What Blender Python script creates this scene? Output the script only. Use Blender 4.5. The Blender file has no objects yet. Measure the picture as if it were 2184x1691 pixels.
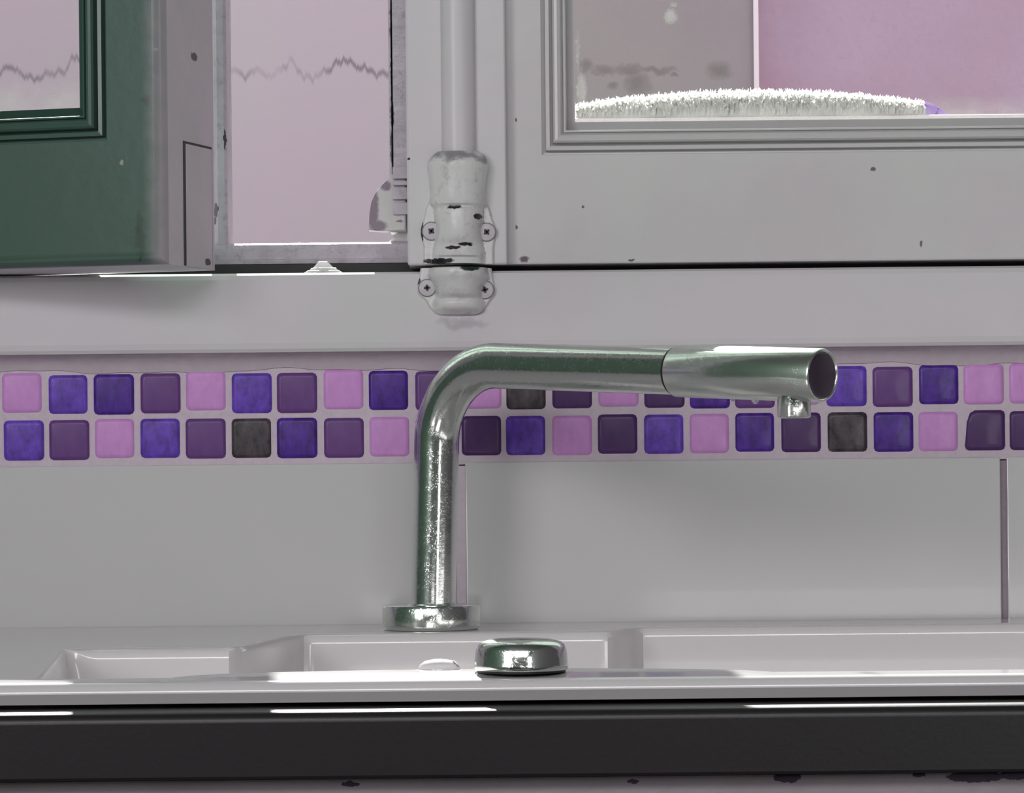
import bpy, bmesh, math, random
from mathutils import Vector, Matrix
random.seed(7)
sc = bpy.context.scene
C = sc.collection

# ---------------------------------------------------------------- camera
F, D, H, CX, CY, S = 7200.0, 1.8, 0.081, 1092.0, 1005.0, 0.0100
ROLL = math.asin(S); CR = math.cos(ROLL)
cam = bpy.data.cameras.new('camera'); co = bpy.data.objects.new('camera', cam); C.objects.link(co)
cam.sensor_width = 36.0; cam.lens = F/2184*36.0
cam.shift_y = (CY-845.5)/2184; cam.clip_start = 0.05
co.matrix_world = Matrix.Translation((0, -D, H)) @ Matrix.Rotation(math.radians(90), 4, 'X') @ Matrix.Rotation(-ROLL, 4, 'Z')
sc.camera = co

def P(px, py, Y=0.0):
    """real x,z (metres) of a point measured in the photo that lies at depth Y"""
    u, v = px-CX, CY-py
    s = (D+Y)/F
    return ((u*CR+v*S)*s, H+(-u*S+v*CR)*s)
def X(px, Y=0.0, py=800): return P(px, py, Y)[0]
def Z(px, py, Y=0.0): return P(px, py, Y)[1]

# ---------------------------------------------------------------- colour, world, sun, lamps
sc.view_settings.view_transform = 'Standard'; sc.view_settings.look = 'None'
sc.view_settings.exposure = 0.0; sc.view_settings.gamma = 1.0
sc.view_settings.use_curve_mapping = False
w = bpy.data.worlds.new('sky'); sc.world = w; w.use_nodes = True
bg = w.node_tree.nodes['Background']; bg.inputs[0].default_value = (0.80, 1.0, 0.84, 1); bg.inputs[1].default_value = 1.25

def lamp(name, typ, loc, energy, col=(1, 1, 1), **k):
    l = bpy.data.lights.new(name, typ); l.energy = energy; l.color = col
    o = bpy.data.objects.new(name, l); C.objects.link(o); o.location = loc
    tgt = k.pop('target', None)
    for a, b in k.items(): setattr(l, a, b)
    if tgt is not None: o.rotation_euler = (Vector(tgt)-Vector(loc)).to_track_quat('-Z', 'Y').to_euler()
    return o
SUN = Vector((0.110, -1.0, -0.68))
sun = lamp('sun', 'SUN', (0, 3, 3), 14, (1.0, 1.0, 0.95), angle=math.radians(0.6))
sun.rotation_euler = SUN.to_track_quat('-Z', 'Y').to_euler()
# added fill light, set in an invented high window behind the camera
lamp('added_high_fill', 'AREA', (-0.1, -3.56, 1.32), 24, (1.0, 0.96, 0.995), target=(0, 0, 0.1), shape='RECTANGLE', size=1.9, size_y=0.5)
# added side light, set in an invented window in the left wall
lamp('added_left_fill', 'AREA', (-1.46, -2.5, 0.75), 22, (1.0, 0.96, 0.99), target=(0, 0, 0.1), shape='RECTANGLE', size=0.9, size_y=0.9)
# weak light added for the tap's highlight, set in an invented glazed door
lamp('added_tap_highlight', 'AREA', (1.2, -3.56, 0.3), 6, (1.0, 0.97, 1.0), target=(0.6, 0, 0.1), shape='RECTANGLE', size=0.4, size_y=1.0)

# ---------------------------------------------------------------- materials
def srgb(r, g, b):
    f = lambda c: ((c/255+0.055)/1.055)**2.4 if c > 10 else c/255/12.92
    return (f(r), f(g), f(b), 1)
def new_mat(name):
    m = bpy.data.materials.new(name); m.use_nodes = True
    nt = m.node_tree; return m, nt, nt.nodes['Principled BSDF']
def N(nt, typ, **k):
    n = nt.nodes.new(typ)
    for a, b in k.items(): setattr(n, a, b)
    return n
def L(nt, a, b): nt.links.new(a, b)
def math_node(nt, op, a, b=None, clamp=False):
    n = N(nt, 'ShaderNodeMath', operation=op); n.use_clamp = clamp
    for i, v in enumerate((a, b)):
        if v is None: continue
        if isinstance(v, (int, float)): n.inputs[i].default_value = v
        else: L(nt, v, n.inputs[i])
    return n.outputs[0]
def mix(nt, fac, a, b, typ='MIX'):
    n = N(nt, 'ShaderNodeMix', data_type='RGBA', blend_type=typ)
    if isinstance(fac, (int, float)): n.inputs[0].default_value = fac
    else: L(nt, fac, n.inputs[0])
    for i, v in ((6, a), (7, b)):
        if isinstance(v, tuple): n.inputs[i].default_value = v
        else: L(nt, v, n.inputs[i])
    return n.outputs[2]
def noise(nt, vec, scale, detail=4, rough=0.6):
    n = N(nt, 'ShaderNodeTexNoise'); n.inputs['Scale'].default_value = scale
    n.inputs['Detail'].default_value = detail; n.inputs['Roughness'].default_value = rough
    L(nt, vec, n.inputs['Vector']); return n
def ramp(nt, val, lo, hi):
    n = N(nt, 'ShaderNodeMapRange'); n.clamp = True
    L(nt, val, n.inputs[0]); n.inputs[1].default_value = lo; n.inputs[2].default_value = hi
    return n.outputs[0]
def spots_mask(nt, pos, spots, warp=0.0012, wscale=400, soft=0.25):
    """union of small ragged ellipses (cx, cz, rx, rz) in the x-z plane"""
    nz = noise(nt, pos, wscale, 3)
    vm = N(nt, 'ShaderNodeVectorMath', operation='MULTIPLY_ADD')
    L(nt, nz.outputs['Color'], vm.inputs[0]); vm.inputs[1].default_value = (warp*2,)*3
    L(nt, pos, vm.inputs[2])
    sb = N(nt, 'ShaderNodeVectorMath', operation='SUBTRACT'); L(nt, vm.outputs[0], sb.inputs[0]); sb.inputs[1].default_value = (warp,)*3
    sx = N(nt, 'ShaderNodeSeparateXYZ'); L(nt, sb.outputs[0], sx.inputs[0])
    tot = None
    for cx, cz, rx, rz in spots:
        a = math_node(nt, 'DIVIDE', math_node(nt, 'SUBTRACT', sx.outputs[0], cx), rx)
        b = math_node(nt, 'DIVIDE', math_node(nt, 'SUBTRACT', sx.outputs[2], cz), rz)
        r = math_node(nt, 'ADD', math_node(nt, 'MULTIPLY', a, a), math_node(nt, 'MULTIPLY', b, b))
        tot = r if tot is None else math_node(nt, 'MINIMUM', tot, r)
    n = N(nt, 'ShaderNodeMapRange'); n.clamp = True; L(nt, tot, n.inputs[0])
    n.inputs[1].default_value = 1+soft; n.inputs[2].default_value = 1-soft
    return n.outputs[0]

def painted(name, col, rough=0.35, mott=0.06, chips=None, chipcol=(0.004, 0.004, 0.004, 1), bump=0.1, soft=0.25, stains_shade=None, stain_shade_col=None, scale=22, grime=None, second=None):
    m, nt, b = new_mat(name)
    g = N(nt, 'ShaderNodeNewGeometry'); pos = g.outputs['Position']
    nz = noise(nt, pos, scale, 5)
    dark = tuple(c*(1-mott*2) for c in col[:3])+(1,)
    c = mix(nt, ramp(nt, nz.outputs[0], 0.3, 0.7), dark, col)
    if second:
        n2 = noise(nt, pos, scale*0.45, 3)
        c = mix(nt, math_node(nt, 'MULTIPLY', ramp(nt, n2.outputs[0], 0.42, 0.62), 0.5), c, second)
    if grime:
        n3 = noise(nt, pos, 160, 6, 0.7)
        c = mix(nt, math_node(nt, 'MULTIPLY', ramp(nt, n3.outputs[0], 0.52, 0.72), 0.55), c, grime)
    if stains_shade:
        c = mix(nt, math_node(nt, 'MULTIPLY', spots_mask(nt, pos, stains_shade, 0.006, 90, 0.9), 0.7), c, stain_shade_col)
    if chips:
        c = mix(nt, spots_mask(nt, pos, chips, soft=soft), c, chipcol)
    L(nt, c, b.inputs['Base Color']); b.inputs['Roughness'].default_value = rough
    if bump:
        bn = noise(nt, pos, 120, 5); bp = N(nt, 'ShaderNodeBump'); bp.inputs['Strength'].default_value = bump
        bp.inputs['Distance'].default_value = 0.001
        L(nt, bn.outputs[0], bp.inputs['Height']); L(nt, bp.outputs[0], b.inputs['Normal'])
    return m

def simple(name, col, rough=0.5, metal=0.0, bump=0.0, bscale=200, coat=0.0, mott=0.04):
    m, nt, b = new_mat(name)
    tc = N(nt, 'ShaderNodeTexCoord'); nz = noise(nt, tc.outputs['Object'], bscale, 4)
    c = mix(nt, nz.outputs[0], tuple(x*(1-mott) for x in col[:3])+(1,), tuple(min(1, x*(1+mott)) for x in col[:3])+(1,))
    L(nt, c, b.inputs['Base Color'])
    b.inputs['Roughness'].default_value = rough; b.inputs['Metallic'].default_value = metal
    b.inputs['Coat Weight'].default_value = coat
    if bump:
        bp = N(nt, 'ShaderNodeBump'); bp.inputs['Strength'].default_value = bump; bp.inputs['Distance'].default_value = 0.001
        L(nt, nz.outputs[0], bp.inputs['Height']); L(nt, bp.outputs[0], b.inputs['Normal'])
    return m

PAINT = (0.66, 0.62, 0.66, 1)
MAUVE2 = (0.62, 0.65, 0.62, 1)
DARKCHIP = (0.012, 0.008, 0.012, 1)
def sp(px, py, rx, ry, Y=0.0):
    x, z = P(px, py, Y); s = (D+Y)/F
    return (x, z, rx*s, ry*s)

M = {}
M['frame'] = painted('frame_paint', PAINT, 0.3, 0.02, second=MAUVE2,
                     stains_shade=[sp(985, 690, 45, 9), sp(955, 688, 12, 5)], stain_shade_col=(0.42, 0.38, 0.42, 1))  # darker patch on the rail just below the keeper
M['sash'] = painted('sash_paint', (0.62, 0.58, 0.61, 1), 0.3, 0.02, second=MAUVE2,
                    chips=[sp(1118, 554, 10, 7), sp(1346, 556, 7, 3), sp(1243, 442, 3, 3), sp(1860, 363, 5, 5), sp(1962, 521, 3, 7), sp(1102, 486, 3, 4), sp(1101, 258, 3, 4)], chipcol=(0.13, 0.09, 0.12, 1), soft=0.5)
M['sash_open'] = painted('green_open_sash', (0.062, 0.118, 0.088, 1), 0.28, 0.05, second=(0.055, 0.115, 0.115, 1), scale=5,  # open sash given a darker, greener tone than the closed one
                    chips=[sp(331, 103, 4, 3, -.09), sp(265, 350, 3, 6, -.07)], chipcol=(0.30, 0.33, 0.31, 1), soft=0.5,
                    stains_shade=[sp(297, 490, 9, 40, -.09), sp(300, 545, 5, 10, -.09), sp(305, 210, 9, 14, -.09)], stain_shade_col=(0.03, 0.035, 0.03, 1))
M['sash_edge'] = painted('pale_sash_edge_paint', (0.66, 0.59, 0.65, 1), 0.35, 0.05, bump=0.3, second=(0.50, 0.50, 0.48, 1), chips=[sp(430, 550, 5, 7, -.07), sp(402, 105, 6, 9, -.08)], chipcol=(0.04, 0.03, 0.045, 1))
M['strip'] = painted('strip_paint', (0.66, 0.62, 0.66, 1), 0.35, 0.02, second=MAUVE2,
                     chips=[sp(872, 340, 3, 4, -.012)], chipcol=DARKCHIP)
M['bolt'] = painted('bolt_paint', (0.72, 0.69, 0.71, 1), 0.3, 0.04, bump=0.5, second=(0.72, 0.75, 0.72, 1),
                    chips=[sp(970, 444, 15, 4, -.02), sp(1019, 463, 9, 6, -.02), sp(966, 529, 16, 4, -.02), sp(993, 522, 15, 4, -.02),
                           sp(935, 558, 34, 6, -.015), sp(899, 492, 5, 26, -.015)], chipcol=DARKCHIP, grime=(0.36, 0.32, 0.36, 1), stains_shade=[sp(977, 331, 58, 9, -.02), sp(930, 338, 16, 8, -.02), sp(1026, 338, 14, 9, -.02)], stain_shade_col=(0.13, 0.10, 0.13, 1))  # dark band at the top paints the shade on the guide's bevel
M['keeper'] = painted('keeper_paint', (0.72, 0.69, 0.71, 1), 0.3, 0.04, bump=0.5, second=(0.70, 0.76, 0.70, 1),
                      chips=[sp(1003, 574, 21, 6, -.013), sp(895, 604, 3, 12, -.01)], chipcol=(0.02, 0.035, 0.025, 1), grime=(0.42, 0.38, 0.42, 1))
M['screw'] = simple('painted_screw', (0.55, 0.52, 0.55, 1), 0.35, 0.0, 0.3, 900)
M['ring'] = simple('screw_edge_dark', (0.20, 0.17, 0.20, 1), 0.8)  # darker tone for the groove round screw heads
M['slot'] = simple('screw_slot_dark', (0.07, 0.06, 0.07, 1), 0.8)  # dark tone for narrow recesses and seams
M['outer'] = painted('weathered_paint', (0.52, 0.46, 0.53, 1), 0.3, 0.12, bump=0.5, grime=(0.17, 0.13, 0.18, 1), scale=60,
                     chips=[sp(461, 448, 6, 16, .04), sp(458, 470, 5, 8, .04), sp(482, 300, 3, 22, .04), sp(838, 250, 4, 28, .04), sp(836, 320, 2, 40, .04), sp(835, 120, 1.5, 120, .04)], chipcol=(0.03, 0.02, 0.035, 1))
M['gap_shade'] = simple('black_gap_shade', (0.006, 0.007, 0.006, 1), 0.6)
M['tile'] = simple('glazed_tile', (0.60, 0.59, 0.595, 1), 0.16, 0, 0.03, 6, coat=0.2, mott=0.02)
M['grout'] = simple('mauve_grout', (0.60, 0.51, 0.585, 1), 0.85, 0, 0.4, 300, mott=0.12)
M['grout_dark'] = simple('dirty_grout', (0.30, 0.24, 0.29, 1), 0.9, 0, 0.3, 300, mott=0.2)
M['caulk'] = simple('rough_caulk', (0.46, 0.39, 0.44, 1), 0.7, 0, 0.6, 150, mott=0.12)
M['ceramic'] = simple('white_sink_ceramic', (0.72, 0.69, 0.71, 1), 0.13, 0, 0, 4, coat=0.3, mott=0.02)
M['worktop'] = simple('dark_worktop', (0.016, 0.0125, 0.015, 1), 0.36, 0, 0.05, 400, mott=0.1)
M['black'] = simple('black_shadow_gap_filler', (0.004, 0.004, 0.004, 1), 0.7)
M['cabinet'] = painted('cabinet_paint', (0.40, 0.345, 0.385, 1), 0.5, 0.08, bump=0.6,
                       chips=[sp(1680, 1657, 30, 12, -.49), sp(2080, 1656, 62, 12, -.49), sp(2170, 1653, 40, 10, -.49), sp(1960, 1652, 14, 6, -.49), sp(748, 1672, 20, 6, -.49), sp(1350, 1666, 14, 5, -.49)],
                       chipcol=(0.05, 0.02, 0.055, 1), soft=0.1)
M['rubber'] = simple('dark_rubber', (0.01, 0.01, 0.01, 1), 0.5)

def chrome_mat(name='worn_chrome', r0=0.08, r1=0.24, haze=0.10):
    m, nt, b = new_mat(name)
    b.inputs['Metallic'].default_value = 1.0; b.inputs['Base Color'].default_value = (0.66, 0.68, 0.66, 1)
    tc = N(nt, 'ShaderNodeTexCoord'); nz = noise(nt, tc.outputs['Object'], 140, 6, 0.7)
    n2 = noise(nt, tc.outputs['Object'], 700, 3, 0.7)
    r = N(nt, 'ShaderNodeMapRange'); L(nt, n2.outputs[0], r.inputs[0]); r.inputs[1].default_value = 0.45; r.inputs[2].default_value = 0.75
    r.inputs[3].default_value = r0; r.inputs[4].default_value = r1
    L(nt, r.outputs[0], b.inputs['Roughness'])
    bp = N(nt, 'ShaderNodeBump'); bp.inputs['Strength'].default_value = 0.16; bp.inputs['Distance'].default_value = 0.0006
    n3 = noise(nt, tc.outputs['Object'], 1300, 2, 0.5)
    patch = ramp(nt, nz.outputs[0], 0.50, 0.62)
    drops = math_node(nt, 'MULTIPLY', math_node(nt, 'MULTIPLY', ramp(nt, n3.outputs[0], 0.55, 0.70), patch), 0.9)
    L(nt, math_node(nt, 'ADD', nz.outputs[0], drops), bp.inputs['Height']); L(nt, bp.outputs[0], b.inputs['Normal'])
    gl = N(nt, 'ShaderNodeBsdfGlossy'); gl.inputs['Roughness'].default_value = 0.36; gl.inputs[0].default_value = (0.75, 0.82, 0.76, 1)
    mx = N(nt, 'ShaderNodeMixShader'); mx.inputs[0].default_value = haze
    L(nt, b.outputs[0], mx.inputs[1]); L(nt, gl.outputs[0], mx.inputs[2]); L(nt, mx.outputs[0], nt.nodes['Material Output'].inputs['Surface'])
    return m
M['chrome'] = chrome_mat()
M['chrome_satin'] = chrome_mat('hazy_chrome', 0.08, 0.20, 0.42)

def glass_mat(name, zlo, strength):
    m, nt, b = new_mat(name)
    nt.nodes.remove(b); out = nt.nodes['Material Output']
    tr = N(nt, 'ShaderNodeBsdfTransparent'); tr.inputs[0].default_value = (0.97, 0.97, 0.97, 1)
    gl = N(nt, 'ShaderNodeBsdfGlossy'); gl.inputs['Roughness'].default_value = 0.02
    mx = N(nt, 'ShaderNodeMixShader'); mx.inputs[0].default_value = 0.04; L(nt, tr.outputs[0], mx.inputs[1]); L(nt, gl.outputs[0], mx.inputs[2])
    # dusty drips and limescale near the lower edge, and a sparkle painted as pale spots
    df = N(nt, 'ShaderNodeBsdfDiffuse'); df.inputs[0].default_value = (0.75, 0.75, 0.72, 1)
    g = N(nt, 'ShaderNodeNewGeometry'); pos = g.outputs['Position']
    nz = noise(nt, pos, 260, 6, 0.75)
    specks = ramp(nt, nz.outputs[0], 0.70, 0.76)
    sx = N(nt, 'ShaderNodeSeparateXYZ'); L(nt, pos, sx.inputs[0])
    low = ramp(nt, sx.outputs[2], zlo+0.012, zlo)
    nz2 = noise(nt, pos, 45, 6, 0.7)
    film = math_node(nt, 'MULTIPLY', math_node(nt, 'MULTIPLY', low, ramp(nt, nz2.outputs[0], 0.35, 0.65)), strength)
    drips_sparkle = spots_mask(nt, pos, [sp(1430, 38, 12, 14, .015), sp(1436, 12, 6, 4, .015), sp(1232, 110, 2.5, 40, .015), sp(176, 183, 8, 9, -.14), sp(1240, 190, 9, 30, .015)], 0.0025, 500, 0.6)
    f = math_node(nt, 'ADD', math_node(nt, 'MULTIPLY', specks, 0.25), math_node(nt, 'ADD', film, math_node(nt, 'MULTIPLY', drips_sparkle, 0.5)), True)
    m2 = N(nt, 'ShaderNodeMixShader'); L(nt, f, m2.inputs[0]); L(nt, mx.outputs[0], m2.inputs[1]); L(nt, df.outputs[0], m2.inputs[2])
    L(nt, m2.outputs[0], out.inputs['Surface']); return m
M['glass'] = glass_mat('window_glass', Z(1700, 250, .012), 0.35)
M['glass_open'] = glass_mat('open_sash_glass', Z(100, 222, -.03), 0.3)

def mosaic_glass(name, col, streak=0.35):
    m, nt, b = new_mat(name)
    g = N(nt, 'ShaderNodeNewGeometry'); pos = g.outputs['Position']
    mp = N(nt, 'ShaderNodeMapping'); mp.inputs['Scale'].default_value = (1.4, 1, 0.8); L(nt, pos, mp.inputs[0])
    nz = noise(nt, mp.outputs[0], 130, 6, 0.65)
    lo = tuple(c*(1-streak) for c in col[:3])+(1,); hi = tuple(min(1, c*(1+streak*1.1)+0.01*streak) for c in col[:3])+(1,)
    L(nt, mix(nt, ramp(nt, nz.outputs[0], 0.3, 0.72), lo, hi), b.inputs['Base Color'])
    b.inputs['Specular IOR Level'].default_value = 0.3; b.inputs['Roughness'].default_value = 0.4; b.inputs['Coat Weight'].default_value = 0.1; b.inputs['Coat Roughness'].default_value = 0.1
    return m
TC = {'K': mosaic_glass('pink_mosaic', (0.60, 0.28, 0.64, 1), 0.08),
      'B': mosaic_glass('blue_violet_mosaic', (0.12, 0.048, 0.42, 1), 0.45),
      'V': mosaic_glass('deep_violet_mosaic', (0.066, 0.016, 0.25, 1), 0.5),
      'U': mosaic_glass('plum_mosaic', (0.13, 0.048, 0.21, 1), 0.12),
      'D': mosaic_glass('dark_plum_mosaic', (0.075, 0.026, 0.125, 1), 0.12),
      'G': mosaic_glass('charcoal_mosaic', (0.055, 0.042, 0.053, 1), 0.8)}

# ---------------------------------------------------------------- mesh helpers
def link(name, me, mats, parent=None, smooth=False):
    for mt in (mats if isinstance(mats, (list, tuple)) else [mats]): me.materials.append(mt)
    if smooth:
        for p in me.polygons: p.use_smooth = True
    o = bpy.data.objects.new(name, me); C.objects.link(o)
    if parent is not None:
        o.parent = parent; o.matrix_parent_inverse = parent_matrix(parent).inverted()
    return o
def parent_matrix(o):
    m = Matrix.Translation(o.location) @ o.rotation_euler.to_matrix().to_4x4()
    if o.parent is not None: m = parent_matrix(o.parent) @ o.matrix_parent_inverse @ m
    return m
def from_bm(name, bm, mats, parent=None, smooth=False):
    bmesh.ops.recalc_face_normals(bm, faces=bm.faces[:])
    for e in bm.edges:
        if len(e.link_faces) == 2 and e.calc_face_angle(0) > math.radians(38): e.smooth = False
    me = bpy.data.meshes.new(name); bm.to_mesh(me); bm.free()
    return link(name, me, mats, parent, smooth)
def box(bm, x0, x1, y0, y1, z0, z1, bev=0.0, seg=2, mi=0, mat=None):
    vs = [bm.verts.new((x, y, z)) for x in (x0, x1) for y in (y0, y1) for z in (z0, z1)]
    q = [(0, 1, 3, 2), (4, 6, 7, 5), (0, 4, 5, 1), (2, 3, 7, 6), (0, 2, 6, 4), (1, 5, 7, 3)]
    fs = [bm.faces.new([vs[i] for i in f]) for f in q]
    for f in fs: f.material_index = mi
    if mat is not None: bmesh.ops.transform(bm, matrix=mat, verts=vs)
    if bev:
        es = list({e for f in fs for e in f.edges})
        r = bmesh.ops.bevel(bm, geom=es, offset=bev, segments=seg, profile=0.5, affect='EDGES')
        for f in r['faces']: f.material_index = mi; f.smooth = True
def box_obj(name, a, mats, parent=None, bev=0.0, seg=2):
    bm = bmesh.new(); box(bm, *a, bev=bev, seg=seg); return from_bm(name, bm, mats, parent)
def extrude_profile_x(bm, pts, x0, x1, mi=0, smooth=False):
    """closed (y,z) outline swept along x"""
    a = [bm.verts.new((x0, y, z)) for y, z in pts]; b = [bm.verts.new((x1, y, z)) for y, z in pts]
    n = len(pts)
    for i in range(n):
        f = bm.faces.new((a[i], a[(i+1) % n], b[(i+1) % n], b[i])); f.material_index = mi; f.smooth = smooth
    bm.faces.new(a).material_index = mi; bm.faces.new(list(reversed(b))).material_index = mi
def prism_y(bm, pts, y0, y1, mi=0, bev=0.0):
    """closed (x,z) outline swept along y"""
    a = [bm.verts.new((x, y0, z)) for x, z in pts]; b = [bm.verts.new((x, y1, z)) for x, z in pts]
    n = len(pts); fs = []
    for i in range(n): fs.append(bm.faces.new((a[i], a[(i+1) % n], b[(i+1) % n], b[i])))
    fa = bm.faces.new(a); fs += [fa, bm.faces.new(list(reversed(b)))]
    for f in fs: f.material_index = mi
    if bev: bmesh.ops.bevel(bm, geom=list(fa.edges), offset=bev, segments=3, profile=0.5, affect='EDGES')
def lathe(bm, prof, mat=Matrix(), n=64, mi=0):
    """(r,z) outline turned about z, then placed by mat"""
    rings = []
    for r, z in prof:
        if r < 1e-6: rings.append([bm.verts.new(mat @ Vector((0, 0, z)))])
        else: rings.append([bm.verts.new(mat @ Vector((r*math.cos(2*math.pi*i/n), r*math.sin(2*math.pi*i/n), z))) for i in range(n)])
    for A, B in zip(rings, rings[1:]):
        for i in range(n):
            j = (i+1) % n
            vs = [A[0]] if len(A) == 1 else [A[i], A[j]]
            vs += [B[0]] if len(B) == 1 else [B[j], B[i]]
            f = bm.faces.new(vs); f.material_index = mi; f.smooth = True
def tube(bm, path, radii, n=48, caps=True):
    rings = []; prev = None
    for i, p in enumerate(path):
        t = (path[min(i+1, len(path)-1)]-path[max(i-1, 0)]).normalized()
        if prev is None: u = t.orthogonal().normalized()
        else: u = (prev-prev.dot(t)*t).normalized()
        prev = u; v = t.cross(u); r = radii[i] if isinstance(radii, list) else radii
        rings.append([bm.verts.new(p+r*(math.cos(2*math.pi*k/n)*u+math.sin(2*math.pi*k/n)*v)) for k in range(n)])
    for A, B in zip(rings, rings[1:]):
        for k in range(n):
            f = bm.faces.new((A[k], A[(k+1) % n], B[(k+1) % n], B[k])); f.smooth = True
    if caps: bm.faces.new(rings[0]); bm.faces.new(rings[-1])
def relief(bm, xs, zs, fn, yb, mask=None):
    """plate in the x-z plane whose front face stands at y = fn(x,z); flat back at yb"""
    g = [[bm.verts.new((x, fn(x, z), z)) for z in zs(x) ] if callable(zs) else [bm.verts.new((x, fn(x, z), z)) for z in zs] for x in xs]
def loft_rows(bm, rows, yb):
    """rows: list of lists of (x,y,z) front points, same count; closes sides and back at yb"""
    g = [[bm.verts.new(p) for p in r] for r in rows]; m = len(g[0])
    for A, B in zip(g, g[1:]):
        for k in range(m-1):
            f = bm.faces.new((A[k], A[k+1], B[k+1], B[k])); f.smooth = True
    loop = g[0] + [r[-1] for r in g[1:-1]] + list(reversed(g[-1])) + [r[0] for r in reversed(g[1:-1])]
    back = [bm.verts.new((v.co.x, yb, v.co.z)) for v in loop]
    n = len(loop)
    for i in range(n): bm.faces.new((loop[i], loop[(i+1) % n], back[(i+1) % n], back[i]))
    bm.faces.new(back)
def empty(name, loc, label=None, cat=None, group=None, kind=None, rz=0):
    o = bpy.data.objects.new(name, None); C.objects.link(o); o.location = loc; o.rotation_euler = (0, 0, rz)
    o.empty_display_size = 0.02
    return tag(o, label, cat, group, kind)
def tag(o, label=None, cat=None, group=None, kind=None):
    for k, v in (('label', label), ('category', cat), ('group', group), ('kind', kind)):
        if v: o[k] = v
    return o
def struct(o): o['kind'] = 'structure'; return o

# ================================================================ SETTING
ZT = 1.25                      # top of the window opening
XL, XR = -0.62, 0.62           # window opening
z_rail_top = Z(1092, 577.5)    # top of the fixed bottom rail
z_rail_bot = Z(1092, 752)
z_mos_top = Z(1092, 786); z_mos_bot = Z(1092, 976)

# --- back wall: tiles, mosaic border, caulk
wall = bmesh.new()
box(wall, -1.5, 1.5, 0.008, 0.12, -0.9, z_rail_bot+0.002)
box(wall, -1.5, XL-0.03, 0.0, 0.12, z_rail_bot, 1.7)
box(wall, XR+0.03, 1.5, 0.0, 0.12, z_rail_bot, 1.7)
box(wall, XL-0.03, XR+0.03, 0.0, 0.12, ZT+0.03, 1.7)
wall_o = struct(from_bm('wall_back', wall, M['grout']))
# big glazed tiles (vertical joints measured at 985 and 2142)
xj1 = X(985, 0, 1150); xj2 = X(2142, 0, 1150); tw = xj2-xj1
t = bmesh.new(); gd = bmesh.new()
edges = [xj1-3*tw, xj1-2*tw, xj1-tw, xj1, xj2, xj2+tw, xj2+2*tw, xj2+3*tw]
for a, b in zip(edges, edges[1:]):
    box(t, a+0.0017+(0.0004 if a == xj1 else 0), b-0.0017-(0.0014 if b == xj1 else 0), 0.0, 0.0079, -0.16, z_mos_bot-0.0022, bev=0.0008, seg=2)
from_bm('large_tiles', t, M['tile'], wall_o)
for e in edges[1:-1]:
    if e == xj1: continue
    box(gd, e-0.0019, e+0.0019, 0.0022, 0.0079, 0.0, z_mos_bot-0.004)
from_bm('tile_joints', gd, M['grout_dark'], wall_o)
box_obj('wide_joint', (xj1-0.0036, xj1+0.0024, 0.0012, 0.0079, 0.0, z_mos_bot-0.004), M['grout'], wall_o)
# mosaic border
pitch = 97.7/4000*1.0
row1 = 'KBVUKBUKVUKGDKDVUKBUVKKU'
row2 = 'BUKBUGVUKDDBKDBKVDGVKDDB'
m = bmesh.new(); order = 'KBVUDG'
x_first = P(5, 845)[0]; ts = 84.5/4000
rnd = random.Random(3)
for r, row in enumerate((row1, row2)):
    ztop = (z_mos_top-0.0006) if r == 0 else (z_mos_top-0.0006-pitch)
    cols = [(i, c) for i, c in enumerate(row)]
    cols += [(-i, 'KVUBKDUVBKUBDKVUBK'[(i*3+r*5) % 18]) for i in range(1, 28)] + [(i+24, 'UVBKDUBVKGUKBDVKUV'[(i*5+r*7) % 18]) for i in range(28)]
    for i, ch in cols:
        jx, jz, js = rnd.uniform(-.0005, .0005), rnd.uniform(-.0005, .0004), rnd.uniform(-.0004, .0004)
        if r == 0 and ch == 'K': jz += 0.0008
        x0 = x_first+i*pitch+jx; x1 = x0+ts+js; z1 = ztop+jz; z0 = z1-ts-js
        c = 0.0022
        pts = [(x0+c, z0), (x1-c, z0), (x1-c*.3, z0+c*.3), (x1, z0+c), (x1, z1-c), (x1-c*.3, z1-c*.3), (x1-c, z1), (x0+c, z1), (x0+c*.3, z1-c*.3), (x0, z1-c), (x0, z0+c), (x0+c*.3, z0+c*.3)]
        if r == 1 and i == 21: pts[7:10] = [(x0+0.0055, z1), (x0+0.0028, z1-0.0015), (x0+0.0012, z1-0.006)]
        ty = -0.0003+rnd.uniform(-.0002, .0004)
        n0 = len(m.faces)
        a = [m.verts.new((x, ty+0.0012, z)) for x, z in pts]; bk = [m.verts.new((x, 0.0078, z)) for x, z in pts]
        cx, cz = (x0+x1)/2, (z0+z1)/2
        k = len(pts)
        ins = [m.verts.new((cx+(x-cx)*.93, ty+0.0003, cz+(z-cz)*.93)) for x, z in pts]
        ins2 = [m.verts.new((cx+(x-cx)*.80, ty, cz+(z-cz)*.80)) for x, z in pts]
        for A, B in ((bk, a), (a, ins), (ins, ins2)):
            for q in range(k):
                f = m.faces.new((A[q], A[(q+1) % k], B[(q+1) % k], B[q])); f.smooth = A is not bk; f.material_index = order.index(ch)
        f = m.faces.new(ins2); f.material_index = order.index(ch); f.smooth = True
from_bm('mosaic_tiles', m, [TC[c] for c in order], wall_o)
# grout of the border, raised almost flush between the little tiles
gb = bmesh.new(); box(gb, -1.5, 1.5, 0.0012, 0.0082, z_mos_bot-0.0035, z_mos_top+0.002, bev=0.0005)
from_bm('mosaic_grout', gb, M['grout'], wall_o)
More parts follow.
